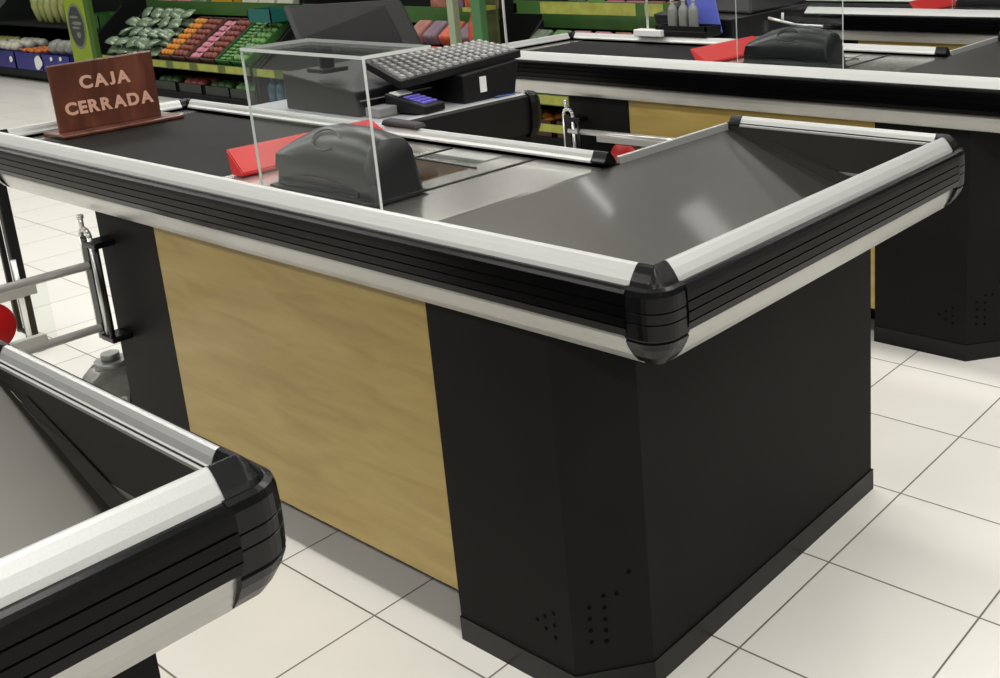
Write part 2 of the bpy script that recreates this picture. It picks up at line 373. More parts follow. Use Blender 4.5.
def make_cover():
    root = empty('scanner_tower', (-.985,-.995,1.0025))
    b = MB(); x0, y0 = .985, .995
    st = [(-1.136,.094),(-1.132,.106),(-1.118,.118),(-1.06,.145),(-1.00,.158),(-.90,.158),(-.835,.149),(-.806,.139),(-.800,.128)]
    rows = []
    for x, h in st:
        e_ = .010 if x < -1.135 or x > -.801 else 0
        yn, yf = -1.072+e_, -.925-e_
        sec = [(yn+.010,0),(yn+.010,.048),(yn,.050),(yn,min(.088,h*.90)),(yn+.012,.088+(h-.088)*.42),(yn+.034,.088+(h-.088)*.78),(yn+.064,h),(yf-.045,h*.99),(yf-.018,h*.92),(yf-.006,h*.76),(yf,.03),(yf,0)]
        rows.append([(x+x0+((.024 if x > -.81 else -.042 if x < -1.10 else 0)*(1-z/.14)), y+y0, z) for y, z in sec])
    vv = b.grid(rows, close_v=True); b.cap(vv[0][::-1]); b.cap(vv[-1])
    o = b.build('housing', M['dark_plastic'], root); o.data.set_sharp_from_angle(angle=math.radians(28))
    # reader window: dark arch low on the near face
    b = MB(); pts = []
    xa, xb_ = -1.155, -.84
    n = 14; top = [(xa+(xb_-xa)*i/n, .012+.032*math.sin(PI*(.08+.84*i/n))**.7) for i in range(n+1)]
    prof = [(x+x0, z) for x, z in top]+[(xb_+x0,.010),(xa+x0,.010)]
    b.prism(prof, 'Y', -1.0675+y0, -1.060+y0); b.build('reader_window', M['dark_plastic2'], root)
    b = MB(); b.box(-1.185+x0,-.772+x0,-1.078+y0,-.917+y0,.0008,.008,.002); b.build('base_plate', M['plinth'], root)
    # round embossed mark on the near shoulder
    b = MB(); n = 28; c = Vector((-.965+x0,-1.0485+y0,.1335)); nn = Vector((0,-.80,.6)); u = Vector((1,0,0)); w = nn.cross(u)
    ring = []
    for i in range(n+1):
        a = 2*PI*i/n*.80+.5
        ring.append([c+nn*t+(u*math.cos(a)*1.15+w*math.sin(a)*.62)*r for r, t in ((.040,.000),(.0415,.0035),(.0445,.0035),(.046,-.001))])
    b.grid(ring); b.build('embossed_ring', M['ring'], root)
    return root
c0 = make_cover(); tag(c0, 'charcoal domed scanner tower standing beside the red divider, behind the nearest clear screen', 'scanner', 'scanner towers')
dup(c0, 'charcoal domed scanner tower on the second counter, just right of its red divider', *PITCH[1])
dup(c0, 'charcoal scanner tower on the farthest counter, cut by the top right corner', *PITCH[2])

def make_screen():
    root = empty('acrylic_screen', (-.925,-1.115,1.0))
    def slab(name, x0, x1, y0, y1, z0, z1, par=root):
        b = MB(); b.box(x0,x1,y0,y1,z0,z1)
        b.bm.normal_update(); sz = (x1-x0, y1-y0, z1-z0); thin = sz.index(min(sz))
        for f in b.bm.faces:
            n = [abs(k) for k in f.normal]; f.material_index = 0 if n.index(max(n)) == thin else 1
        return b.build(name, [M['acrylic_top' if name == 'top_shelf' else 'acrylic'], M['acrylic_edge']], par)
    slab('front_pane', -.232,.236,-.0035,.0035,.0,.343)
    slab('top_shelf', -.232,.236,-.0035,.182,.343,.351)
    return root
s0 = make_screen(); s0.location.z = 1.003; tag(s0, 'clear acrylic screen with a top shelf on the counter with the closed sign', 'screen', 'clear acrylic screens')
dup(s0, 'clear acrylic screen on the second counter, its top out of the picture', *PITCH[1])
dup(s0, 'clear acrylic screen on the farthest counter, above the near rail', *PITCH[2])

b = MB(); b.hexa([(-1.455,-.535,1.0355),(-1.285,-.535,1.0355),(-1.285,-.49,1.0355),(-1.455,-.49,1.0355),(-1.445,-.53,1.054),(-1.295,-.53,1.052),(-1.295,-.495,1.052),(-1.445,-.495,1.054)], .006)
tag(b.build('rail_clip', M['rubber']), 'small black clip on the far rail beside the far end of the red divider', 'clip')

# CAJA CERRADA sign
sg = empty('closed_sign', (-2.48,-.85,1.0008)); tag(sg, 'red-brown wooden sign reading CAJA CERRADA standing on the conveyor', 'sign')
lean = .02
b = MB(); b.hexa([(-.014,-.170,.012),(.0,-.170,.012),(.0,.168,.012),(-.014,.168,.012),(-.014-lean,-.163,.228),(-lean,-.163,.228),(-lean,.180,.236),(-.014-lean,.180,.236)], .004); b.build('board', M['signwood'], sg)
b = MB(); b.box(-.085,.065,-.19,.215,.0,.013,.004); b.build('foot', M['signwood'], sg)
def text_obj(txt, size, name, m, parent, loc, rot, sx=1.0, ext=.0012, bold=.0, track=.085):
    """capitals set side by side on one baseline, joined into one mesh centred on its origin"""
    bm = bmesh.new(); x = 0.; caps = None
    for ch in txt:
        cu = bpy.data.curves.new(name, 'FONT'); cu.body = ch; cu.size = size; cu.extrude = ext; cu.offset = bold
        t = bpy.data.objects.new('tmp', cu); C.objects.link(t); bpy.context.view_layer.update()
        me = bpy.data.meshes.new_from_object(t.evaluated_get(bpy.context.evaluated_depsgraph_get())); bpy.data.objects.remove(t)
        xs = [v.co.x for v in me.vertices]; ys = [v.co.y for v in me.vertices]
        lo, hi = min(ys), max(ys)
        if caps is None: caps = (lo, hi)
        k = (caps[1]-caps[0])/(hi-lo)
        for v in me.vertices: v.co.x += x-min(xs); v.co.y = caps[0]+(v.co.y-lo)*k
        x += max(xs)-min(xs)+size*track
        bm.from_mesh(me); bpy.data.meshes.remove(me)
    w = x-size*track
    for v in bm.verts: v.co.x -= w/2; v.co.y -= (caps[0]+caps[1])/2
    me = bpy.data.meshes.new(name); bm.to_mesh(me); bm.free()
    me.materials.clear(); me.materials.append(m)
    for p in me.polygons: p.material_index = 0
    o = bpy.data.objects.new(name, me); C.objects.link(o); o.parent = parent; o.location = loc; o.rotation_euler = rot; o.scale = (sx,1,1)
    return o
tilt = math.atan2(lean, .222)
text_obj('CAJA', .056, 'lettering', M['signtext'], sg, (-.0130,.006,.163), (PI/2-tilt,0,PI/2), 1.04, bold=.0022)
text_obj('CERRADA', .054, 'lettering', M['signtext'], sg, (-.0058,.006,.084), (PI/2-tilt,0,PI/2), 1.02, bold=.0022)

# ------------------------------------------------------------------ cash desk and its equipment
def make_desk():
    root = empty('cash_desk', (-1.95,-.11,0))
    X0, Y0 = 1.95, .11
    def L(x, y): return (x+X0, y+Y0)
    b = MB(); b.box(*[q+X0 for q in (-2.42,-1.60)], *[q+Y0 for q in (-.466,.235)], .97, 1.0, .002); b.build('desktop', M['desk'], root)
    b = MB(); segm(b, RAILD, L(-1.585,-.466), L(-1.585,.215), (1,0)); b.build('edge_rail', M['alu'], root)
    b = MB(); segm(b, FACE, L(-1.585,-.466), L(-1.585,.20), (1,0)); b.build('bumper', M['pos_black'], root)
    b = MB(); segm(b, RAILD, L(-2.42,.25), L(-1.62,.25), (0,1)); b.build('edge_rail', M['alu'], root)
    b = MB(); segm(b, FACE, L(-2.42,.25), L(-1.64,.25), (0,1)); b.build('bumper', M['bumper'], root)
    b = MB(); corner(b, [(-.012,1.007),(.008,1.006),(.018,.998),(.026,.975),(.028,.93),(.022,.88),(.005,.845),(-.04,.845),(-.04,1.0)], L(-1.585,.25), (1,0), (0,1), .05, R=.03)
    b.build('corner_cap', M['cap'], root)
    b = MB(); b.box(*[q+X0 for q in (-2.42,-1.60)], *[q+Y0 for q in (-.466,.225)], .0, .97); b.build('cabinet', M['pos_black'], root)
    return root
FACE = [(-.012,1.003),(.004,1.003),(.012,.995),(.014,.92),(.004,.86),(-.012,.858)]
RAILD = [(0,1.003),(-.006,1.006),(-.022,1.0065),(-.030,1.004),(-.030,.98),(0,.98)]
dk = make_desk(); tag(dk, 'grey-topped black cash desk beyond the belt with the closed sign', 'desk', 'cash desks')
dup(dk, 'grey-topped black cash desk joined to the second counter', *PITCH[1])
dup(dk, 'grey-topped black cash desk joined to the farthest counter', *PITCH[2])

def make_register():
    root = empty('cash_register', (-1.95,.0,1.0))
    b = MB(); b.hexa([(-.27,-.36,.001),(.15,-.36,.001),(.15,.21,.001),(-.27,.21,.001),(-.27,-.36,.13),(.15,-.36,.085),(.15,.22,.100),(-.27,.22,.14)], .006)
    b.build('drawer_box', M['pos_black'], root)
    b = MB(); b.hexa([(.152,-.03,.001),(.30,-.03,.001),(.30,.212,.001),(.152,.212,.001),(.152,-.03,.108),(.30,-.03,.100),(.30,.240,.122),(.152,.240,.128)], .005)
    b.build('printer_case', M['pos_black'], root)
    kb = MB()
    A, B_, D, E_ = Vector((.25,-.255,.112)), Vector((.29,.265,.152)), Vector((.05,.29,.174)), Vector((.02,-.215,.160))
    kb.hexa([tuple(p-Vector((0,0,.028))) for p in (E_,A,B_,D)]+[tuple(p) for p in (E_,A,B_,D)], .003)
    k = kb.build('keyboard', M['pos_black'], root)
    first = None; R_, N_ = 6, 16
    nrm = (B_-A).cross(E_-A).normalized()
    if nrm.z < 0: nrm = -nrm
    yv = (B_-A).normalized(); xv = yv.cross(nrm)
    rot = Matrix((xv, yv, nrm)).transposed().to_euler()
    for i in range(R_):
        for j in range(N_):
            u = (j+.5)/N_*.97+.015; v = (i+.5)/R_*.94+.03
            p = (A*(1-u)+B_*u)*(1-v)+(E_*(1-u)+D*u)*v
            if first is None:
                m_ = MB(); m_.hexa([(-.0125,-.0105,0),(.0125,-.0105,0),(.0125,.0105,0),(-.0125,.0105,0),(-.009,-.007,.009),(.009,-.007,.009),(.009,.007,.009),(-.009,.007,.009)])
                for f in m_.bm.faces: f.material_index = 0
                o = first = m_.build('key', M['key'], k)
            else:
                o = first.copy(); C.objects.link(o); o.parent = k
            o.location = p+nrm*.0005; o.rotation_euler = rot
    # pale strip and card on the front
    b = MB(); b.box(.3005,.3025,.045,.075,.030,.085); b.build('paper_tag', M['white'], root)
    b = MB(); b.box(.1505,.154,-.35,-.05,.052,.056); b.build('drawer_seam', M['grey'], root)
    return root
rg = make_register(); tag(rg, 'black cash register with sloping pale-keyed keyboard behind the nearest clear screen', 'cash register', 'cash registers')
pb = empty('printer_box', (-1.95,2.08,1.001)); tag(pb, 'plain black sloping box on the second counter, above its scanner tower', 'printer')
b = MB(); b.hexa([(-.25,-.34,0),(.21,-.36,0),(.21,.205,0),(-.25,.205,0),(-.27,-.36,.12),(.22,-.38,.105),(.22,.34,.115),(-.27,.34,.19)], .006); b.build('lower_case', M['pos_black'], pb)
b = MB(); b.hexa([(-.25,-.22,.13),(.21,-.20,.112),(.21,.335,.118),(-.25,.335,.18),(-.22,-.15,.25),(.16,-.12,.20),(.16,.32,.20),(-.22,.32,.26)], .012); b.build('lid', M['pos_black'], pb)

def slab4(bl, br, tr, tl, th, name, m, parent=None, bev=.004):
    bl, br, tr, tl = map(Vector, (bl, br, tr, tl)); n = (br-bl).cross(tl-bl).normalized()*th
    b = MB(); b.hexa([bl-n,br-n,br,bl,tl-n,tr-n,tr,tl], bev); return b.build(name, m, parent)
def lerp4(bl, br, tr, tl, u, v):
    bl, br, tr, tl = map(Vector, (bl, br, tr, tl)); return (bl*(1-u)+br*u)*(1-v)+(tl*(1-u)+tr*u)*v
MON = [(-2.05,-.395,1.252),(-1.62,-.212,1.228),(-1.76,-.175,1.374),(-2.17,-.354,1.364)]
mo = empty('monitor', (-1.95,-.2,1.17)); tag(mo, 'dark switched-off monitor leaning back above the cash register', 'monitor')
off = Vector(mo.location)
Q = [tuple(Vector(q)-off) for q in MON]
slab4(*Q, .03, 'bezel', M['pos_black'], mo)
nn = (Vector(Q[1])-Vector(Q[0])).cross(Vector(Q[3])-Vector(Q[0])).normalized()*.0012
b = MB(); b.poly([lerp4(*Q, u, v)+nn for u, v in ((.05,.06),(.86,.06),(.86,.86),(.05,.86))]); b.build('display', M['screen'], mo, fix=False)
c = lerp4(*Q, .22, .25)-nn*24
b = MB(); b.tube((c.x,c.y,-.016), tuple(c), .025); b.box(c.x-.05,c.x+.05,c.y-.05,c.y+.05,-.030,-.014,.004); b.build('stand', M['pos_black'], mo)

# card terminal, note pad, hand scanner, pen on the nearest cash desk
ct = empty('card_terminal', (-1.685,-.215,1.007), -PI/2+.15); tag(ct, 'black card terminal with violet keys in front of the register', 'card terminal')
def tz(y): return .064-(y+.09)*.20
b = MB(); b.hexa([(-.048,-.09,0),(.048,-.09,0),(.048,.09,0),(-.048,.09,0),(-.048,-.09,tz(-.09)),(.048,-.09,tz(-.09)),(.048,.09,tz(.09)),(-.048,.09,tz(.09))], .006); b.build('body', M['pos_black'], ct)
b = MB(); y0, y1 = -.080, -.040; b.hexa([(-.034,y0,tz(y0)),(.034,y0,tz(y0)),(.034,y1,tz(y1)),(-.034,y1,tz(y1)),(-.034,y0,tz(y0)+.003),(.034,y0,tz(y0)+.003),(.034,y1,tz(y1)+.003),(-.034,y1,tz(y1)+.003)]); b.build('display', M['white'], ct)
b = MB()
for i in range(4):
    for j in range(3):
        x = -.033+j*.024; y = -.020+i*.024
        b.box(x,x+.018,y,y+.017,tz(y+.008)-.004,tz(y+.008)+.004,.001)
b.build('keypad', M['purple'], ct)
b = MB(); b.box(-1.785,-1.715,-.345,-.265,1.001,1.034,.004); npd = b.build('note_box', M['grey']); tag(npd, 'small grey box with a pale front beside the card terminal', 'box')
b = MB(); b.box(-1.7145,-1.713,-.338,-.272,1.006,1.022); b.build('front_label', M['bottle_grey'], npd)
b = MB(); pts = [(-1.64,.10,1.0045),(-1.622,.135,1.006),(-1.615,.165,1.0045),(-1.628,.185,1.0045)]
for p, q in zip(pts, pts[1:]): b.tube(p, q, .0045, 8)
tag(b.build('pen', M['blue_pack']), 'blue pen near the right-hand end of the nearest cash desk', 'pen')

# things on the second counter's far side
def pole(x, y, z, h, label):
    r = empty('slim_pole', (x,y,z)); tag(r, label, 'pole', 'slim pale poles')
    b = MB(); b.tube((0,0,.0), (0,0,h), .006, 10); b.build('shaft', M['white'], r)
    return r
pl1 = pole(-2.60,1.075,1.035,.75, 'slim pale pole rising from the left end of the second counter')
pl2 = pole(-2.12,1.555,1.035,.75, 'slim pale pole with a white block foot on the far rail of the second counter')
b = MB(); b.box(-.07,.10,-.03,.03,.0,.032,.004); b.build('foot_block', M['white'], pl2)
tr = empty('bottle_tray', (-1.93,1.61,1.037)); tag(tr, 'black tray of odds and ends on the far rail of the second counter', 'tray')
b = MB(); b.box(-.14,.16,-.06,.06,.0,.028,.004); b.box(-.14,.16,-.06,-.052,.028,.05); b.box(-.14,.16,.052,.06,.028,.05); b.box(-.14,-.132,-.06,.06,.028,.05); b.box(.152,.16,-.06,.06,.028,.05); b.build('shell', M['pos_black'], tr)
def bottle(x, y, z, h, r, m, label, group, capm=None, name='bottle'):
    t = empty(name, (x,y,z)); tag(t, label, 'bottle', group)
    b = MB(); b.lathe([(r*.9,0),(r,.06*h),(r,.62*h),(r*.75,.72*h),(r*.36,.80*h),(r*.36,.88*h)], n=12); b.build('body', m, t)
    b = MB(); b.lathe([(r*.42,.88*h),(r*.42,h)], n=10); b.build('cap', capm or M['white'], t)
    return t
b0 = bottle(-2.00,1.60,1.0655,.15,.024, M['bottle_grey'], 'slim grey white-capped bottle, first of three in the black tray on the second counter', 'grey bottles in the tray')
dup(b0, 'slim grey white-capped bottle, middle of three in the black tray on the second counter', .062, .005)
dup(b0, 'slim grey white-capped bottle, last of three in the black tray, nearest the register', .118, .008)
slab4((-1.93,1.676,1.045),(-1.77,1.680,1.045),(-1.83,1.694,1.26),(-2.01,1.690,1.29), .008, 'tilted_screen', M['blue_panel'])
tag(bpy.data.objects['tilted_screen'], 'violet-blue tilted panel beside the register on the second counter', 'screen')
hs = empty('scanner_wand', (-.98,1.085,1.159), -.1); tag(hs, 'slim chrome rod lying across the top of the second scanner tower', 'scanner wand')
b = MB(); b.tube((-.13,-.02,.034), (-.02,.0,.010), .006, 10); b.tube((-.02,.0,.010), (.11,.005,.008), .005, 10); b.build('rod', M['chrome'], hs)
b = MB(); b.tube((-.07,-.01,.02), (-.068,-.01,.055), .005, 8); b.build('lug', M['white'], hs)

# ------------------------------------------------------------------ swing gates, stand, caster
def make_gate(loc, ang, label, dz=0.):
    root = empty('swing_gate', loc); tag(root, label, 'gate', 'chrome swing gates')
    b = MB(); b.box(-.022,.018,-.008,.008,.452,.772,.003); b.build('hinge_plate', M['cap'], root)
    b = MB(); pts = [(-.026,.0,.45),(-.026,.0,.775)]+[(-.026*math.cos(a),.0,.775+.022*math.sin(a)) for a in [PI*i/6 for i in range(1,6)]]+[(.026,.0,.775),(.026,.0,.45)]
    for p, q in zip(pts, pts[1:]): b.tube(p, q, .0075, 10)
    b.build('hinge_tube', M['chrome'], root)
    for z in (.755,.462):
        b = MB(); b.box(.0,.075,-.012,.0485,z-.009,z+.009,.003); b.build('bracket', M['cap'], root)
    b = MB(); b.tube((-.01,0,.795),(-.01,0,.83),.007,8); b.lathe([(.0,.826),(.010,.828),(.010,.838),(0,.842)],(-.01,0,0),n=10); b.build('stop_pin', M['chrome'], root)
    b = MB(); b.tube((.062,-.004,.47),(.062,-.004,.748),.008,10); b.build('guard_bar', M['cap'], root)
    R_ = Matrix.Rotation(ang, 3, 'Z')
    def part(b, name, m, par=root):
        o = b.build(name, m, par)
        if par == root: o.rotation_euler = (0,0,ang)
        return o
    for z in (.686+dz,.490+dz):
        b = MB(); b.tube((.0,-.0,z), (.78,-.0,z), .0130, 14); b.tube((.775,-.0,z), (.79,-.0,z), .014, 14); part(b, 'arm', M['chrome'])
    for z in (.664+dz,.512+dz):
        b = MB(); b.box(.16,.76,-.011,.011,z-.014,z+.014,.002); part(b, 'clamp_strip', M['clamp'])
    b = MB(); b.box(.13,.76,-.003,.003,.502+dz,.672+dz); part(b, 'infill_sheet', M['acrylic'])
    b = MB(); b.lathe([(.0,-.006),(.072,-.006),(.074,0),(.072,.006),(.0,.006)], (.30,0,.587+dz), n=32, axis='Y'); d = part(b, 'sign_disc', M['sign_red'])
    b = MB(); b.box(.275,.325,-.0075,.0075,.578+dz,.594+dz); part(b, 'disc_mark', M['rubber'], d)
    return root
make_gate((-2.040,-1.184,0), -PI/2, 'chrome swing gate with red disc closing the aisle left of the middle counter')
make_gate((-2.045,.884,0), .055, 'chrome swing gate with red disc folded along the second counter, seen past the steel pan', .016)

st = empty('aisle_post', (-3.46,-.89,0)); tag(st, 'black post with a thin chrome tube at the far left edge', 'post')
b = MB(); b.box(-.022,.014,-.02,.02,.03,.90,.005); b.build('column', M['pos_black'], st)
b = MB(); b.tube((.055,-.03,.05),(.055,-.03,.40),.010,10); b.build('tube', M['chrome'], st)
b = MB(); b.tube((.0,0,.0),(.0,0,.035),.058,20, .05); b.build('foot', M['rubber'], st)
b = MB(); b.box(-.13,-.11,-.01,.01,.05,.9,.003); b.tube((-.12,0,.60),(.0,0,.60),.010,10); b.tube((-.12,0,.06),(.0,0,.06),.010,10); b.build('brace', M['pos_black'], st)

cs = empty('caster_wheel', (-2.44,-1.02,0), -1.75); cs.scale = (1.35,1.35,1.35); tag(cs, 'grey caster with black wheel on the floor under the left end of the middle counter', 'caster')
b = MB(); b.lathe([(.02,-.022),(.062,-.022),(.070,-.016),(.072,0),(.070,.016),(.062,.022),(.02,.022)], (0,0,.072), n=28, axis='Y'); b.build('wheel', M['rubber'], cs)
b = MB(); outer = [(.086*math.cos(a), .074+.088*math.sin(a)) for a in [PI*(.16+.68*k/12) for k in range(13)]]; inner = [(x*.88, .074+(z-.074)*.88) for x, z in outer[::-1]]
b.prism(outer+inner, 'Y', -.036, .036)
for s_ in (-1, 1): b.prism([(-.014,.055),(.014,.055),(.022,.10),(.060,.135),(.035,.158),(-.035,.158),(-.060,.135),(-.022,.10)], 'Y', s_*.036-.004, s_*.036+.004)
b.tube((.0,0,.15),(.0,0,.172),.040,16); b.tube((.0,0,.172),(.0,0,.190),.022,14); b.build('fork', M['zinc'], cs)
b = MB(); b.tube((0,-.042,.072),(0,.042,.072),.012,10); b.build('axle', M['chrome'], cs)

# ------------------------------------------------------------------ produce shelves along the back
FY = 2.9
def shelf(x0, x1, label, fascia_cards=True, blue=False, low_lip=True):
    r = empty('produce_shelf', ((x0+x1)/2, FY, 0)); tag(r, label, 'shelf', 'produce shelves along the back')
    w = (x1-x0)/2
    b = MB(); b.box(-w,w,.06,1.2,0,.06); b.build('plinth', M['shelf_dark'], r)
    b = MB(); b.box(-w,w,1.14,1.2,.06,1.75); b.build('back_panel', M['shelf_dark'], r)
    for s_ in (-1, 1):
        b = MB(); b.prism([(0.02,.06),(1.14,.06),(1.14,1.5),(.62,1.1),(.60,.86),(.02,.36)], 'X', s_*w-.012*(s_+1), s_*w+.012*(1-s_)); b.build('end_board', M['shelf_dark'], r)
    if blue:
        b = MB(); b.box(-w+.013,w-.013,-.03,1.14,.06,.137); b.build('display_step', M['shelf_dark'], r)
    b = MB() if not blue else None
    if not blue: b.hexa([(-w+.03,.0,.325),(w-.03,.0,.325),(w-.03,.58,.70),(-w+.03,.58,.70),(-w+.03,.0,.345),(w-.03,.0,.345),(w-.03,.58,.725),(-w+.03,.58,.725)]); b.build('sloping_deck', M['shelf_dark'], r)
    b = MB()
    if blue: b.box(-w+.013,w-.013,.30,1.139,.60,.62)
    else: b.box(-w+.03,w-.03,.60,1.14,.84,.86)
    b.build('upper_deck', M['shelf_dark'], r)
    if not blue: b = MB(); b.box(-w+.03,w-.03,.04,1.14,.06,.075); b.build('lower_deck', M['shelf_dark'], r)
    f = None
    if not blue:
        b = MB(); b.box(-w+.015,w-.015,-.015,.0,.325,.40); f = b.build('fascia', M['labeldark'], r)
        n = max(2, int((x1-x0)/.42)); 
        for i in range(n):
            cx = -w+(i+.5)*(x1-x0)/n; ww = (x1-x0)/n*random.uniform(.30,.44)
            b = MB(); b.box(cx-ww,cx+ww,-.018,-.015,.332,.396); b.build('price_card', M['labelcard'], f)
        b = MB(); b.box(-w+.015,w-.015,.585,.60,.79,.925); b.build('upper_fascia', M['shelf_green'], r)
    return r

U0 = (-14.7,-11.50); U1 = (-10.92,-7.98); U2 = (-7.95,-5.24); U3 = (-4.78,-3.10)
r0 = shelf(*U0, 'dark produce shelf holding blue crates at the far left', blue=True)
shelf(*U1, 'produce shelf with fruit trays seen between the wooden sign and the clear screen')
shelf(*U2, 'produce shelf mostly hidden behind the dark monitor')
r3 = shelf(*U3, 'produce shelf seen above the belt of the second counter')
b = MB(); b.box(-.83,.83,.30,.315,.925,1.02); ff = b.build('top_fascia', M['shelf_green'], r3)
for x0, x1 in ((-.55,.36),(.44,.60)):
    b = MB(); b.box(x0,x1,.296,.30,.93,1.015); b.build('price_card', M['labelcard'], ff)
b = MB(); b.box(-.83,-.80,.30,.62,.93,1.0); b.box(.80,.83,.30,.62,.93,1.0); b.build('fascia_arm', M['shelf_dark'], r3)
b = MB(); b.box(-.82,.82,-.012,.0,.13,.185); b.build('lower_fascia', M['labelcard'], r3)

# lime pillar with an oval emblem
pz = empty('sign_pillar', (-11.2,2.86,0)); tag(pz, 'lime green sign pillar with a grey oval emblem behind the wooden sign', 'sign')
b = MB(); b.box(-.22,.24,-.03,.0,0,1.6,.004); b.build('board', M['lime'], pz)
b = MB(); b.box(.2405,.33,-.025,.03,0,1.6,.004); b.build('side_board', M['lime_edge'], pz)
def oval(mb, cx, cz, rx, rz, y, n=32):
    mb.poly([(cx+rx*math.cos(2*PI*i/n), y, cz+rz*math.sin(2*PI*i/n)) for i in range(n)])
b = MB(); oval(b, .01, .70, .185, .235, -.032); em = b.build('emblem', M['logo_dark'], pz, fix=False)
b = MB(); n = 36
b.grid([[(.01+rx*math.cos(2*PI*i/n), -.0335, 0.70+rz*math.sin(2*PI*i/n)) for rx, rz in ((.195,.245),(.168,.216))] for i in range(n+1)]); b.build('emblem_ring', M['logo_grey'], em, fix=False)
b = MB()
for cx, cz, rx, rz in ((-.02,.80,.10,.016),(.02,.735,.115,.022),(-.01,.685,.10,.014),(.025,.61,.05,.035)): oval(b, cx, cz, rx, rz, -.0335, 20)
b.build('emblem_mark', M['logo_grey'], em, fix=False)

# posts between shelves
for x, w, m, lab in ((-5.14,.07,'post_pale','pale green shelf post beside the orange packages'), (-4.86,.10,'post_green','mid green shelf post right of the orange packages')):
    t = empty('shelf_post', (x, 2.93, 0)); tag(t, lab, 'post')
    b = MB(); b.box(-w/2,w/2,-.03,.03,0,1.8,.004); b.build('upright', M[m], t)
    b = MB(); b.box(-w/2-.02,w/2+.02,-.06,.06,0,.02); b.build('foot', M['shelf_dark'], t)

# --- crates and produce
def slope_z(y): return .347+(y)*.655     # top of the sloping deck, y measured from FY
SL = math.atan(.655)
def crate(cx, w, m, label, group, y0=.05, y1=.56, h=.07, name='produce_tray', flat=None, fill=0.):
    """open tray; on the sloping deck unless flat=(y, z, depth)"""
    b = MB(); t = .010
    Ld = (y1-y0)/math.cos(SL) if flat is None else flat[2]
    b.box(-w/2+.001,w/2-.001,.001,Ld-.001,.0005,t+fill); b.box(-w/2,w/2,0,t,0,h); b.box(-w/2,w/2,Ld-t,Ld,0,h); b.box(-w/2,-w/2+t,0,Ld,0,h); b.box(w/2-t,w/2,0,Ld,0,h)
    o = b.build(name, m)
    if flat is None: o.location = (cx, FY+y0, slope_z(y0)+.004); o.rotation_euler = (SL,0,0)
    else: o.location = (cx, FY+flat[0], flat[1])
    tag(o, label, 'crate', group); return o, Ld
def fruit_mesh(name, kind, r, m):
    b = MB()
    if kind == 'ball':
        b.lathe([(0,-r*.86),(r*.55,-r*.80),(r*.92,-r*.40),(r,0),(r*.92,r*.42),(r*.6,r*.76),(r*.2,r*.82),(0,r*.74)], n=12)
    elif kind == 'long':
        b.lathe([(0,-r*3.2),(r*.45,-r*2.9),(r*.8,-r*1.4),(r,.4*r),(r*.85,r*2),(r*.3,r*2.9),(0,r*3)], n=10)
    elif kind == 'cone':
        b.lathe([(0,-r*4.5),(r*.35,-r*3.4),(r*.75,-r*.5),(r,r*1.6),(r*.7,r*2.2),(.2*r,r*2.4),(0,r*2.4)], n=10)
    elif kind == 'floret':
        rows = []
        for i in range(9):
            th = PI*i/8
            rows.append([(r*math.sin(th)*math.cos(2*PI*j/14)*(1+.12*math.sin(5*2*PI*j/14+i)), r*math.sin(th)*math.sin(2*PI*j/14)*(1+.12*math.cos(4*2*PI*j/14+2*i)), r*.8*math.cos(th)+.05*r*math.sin(3*j+2*i)) for j in range(14)])
        b.grid(rows, close_v=True)
    elif kind == 'packet':
        rows = []; n = 7
        for i in range(n):
            u = -1+2*i/(n-1); row = []
            for k in range(10):
                a = 2*PI*k/10; e = (1-abs(u)**3)
                row.append((r*1.5*u+.0*k, r*1.0*math.cos(a)*(.82+.18*e)*(1+.10*math.sin(3*a+4*u)), r*.42*math.sin(a)*max(e,.03)*(1+.25*math.sin(5*u+2*a))))
            rows.append(row)
        vv = b.grid(rows, close_v=True); b.cap(vv[0][::-1]); b.cap(vv[-1])
    elif kind == 'box':
        b.box(-r*1.3,r*1.3,-r*.8,r*.8,-r*.5,r*.5,r*.12)
    return b.build(name, m)
def fill_tray(o, w, Ld, name, kind, r, m, label, group, nx, ny, jitter=.03, lay=None, rotr=.4, cat=None, z0=None):
    """copies of one piece laid in rows in the tray o"""
    src = None; Mx = o.matrix_basis.copy()
    for i in range(nx):
        for j in range(ny):
            x = -w/2+(i+.5)/nx*w*.88+w*.06; y = (j+.5)/ny*Ld*.92+Ld*.04
            z = (z0 if z0 is not None else .013+r)+random.uniform(0,.12)*r
            p = Mx @ Vector((x+random.uniform(-1,1)*r*jitter, y+random.uniform(-1,1)*r*jitter, z))
            if src is None: q = src = fruit_mesh(name, kind, r, m)
            else: q = src.copy(); C.objects.link(q)
            q.location = p; e = lay or (0,0,0)
            q.rotation_euler = (e[0]+random.uniform(-rotr,rotr), e[1]+random.uniform(-rotr,rotr), e[2]+random.uniform(-rotr,rotr))
            tag(q, label, cat or 'produce', group)

# fruit trays on the sloping deck right of the silvery packets
spec = [(-9.575,.25,'brown_crate','orange_fruit','ball',.0365,'orange','brown tray of oranges next to the heap of silvery packets','bright orange fruit in the tray beside the silvery packets'),
        (-9.305,.25,'brown_crate','red_apple','ball',.0365,'apple','brown tray of red-brown fruit beside the orange tray','red-brown apple in the tray beside the oranges'),
        (-9.035,.25,'brown_crate','pink_packet','packet',.036,'pink_pack','brown tray of pink packets under the green fascia','pink packet in the tray between red-brown and green produce'),
        (-8.765,.25,'brown_crate','brown_apple','ball',.0365,'apple','brown tray of red-brown fruit between pink and green trays','red-brown apple in the tray between pink packets and green produce'),
        (-8.495,.25,'green_crate','green_cucumber','long',.0175,'greenp','green tray of light green cucumbers','light green cucumber in the green tray'),
        (-8.225,.25,'green_crate','green_pepper','ball',.0365,'greenp','green tray of green peppers at the shelf end','green pepper in the tray at the end of the shelf')]
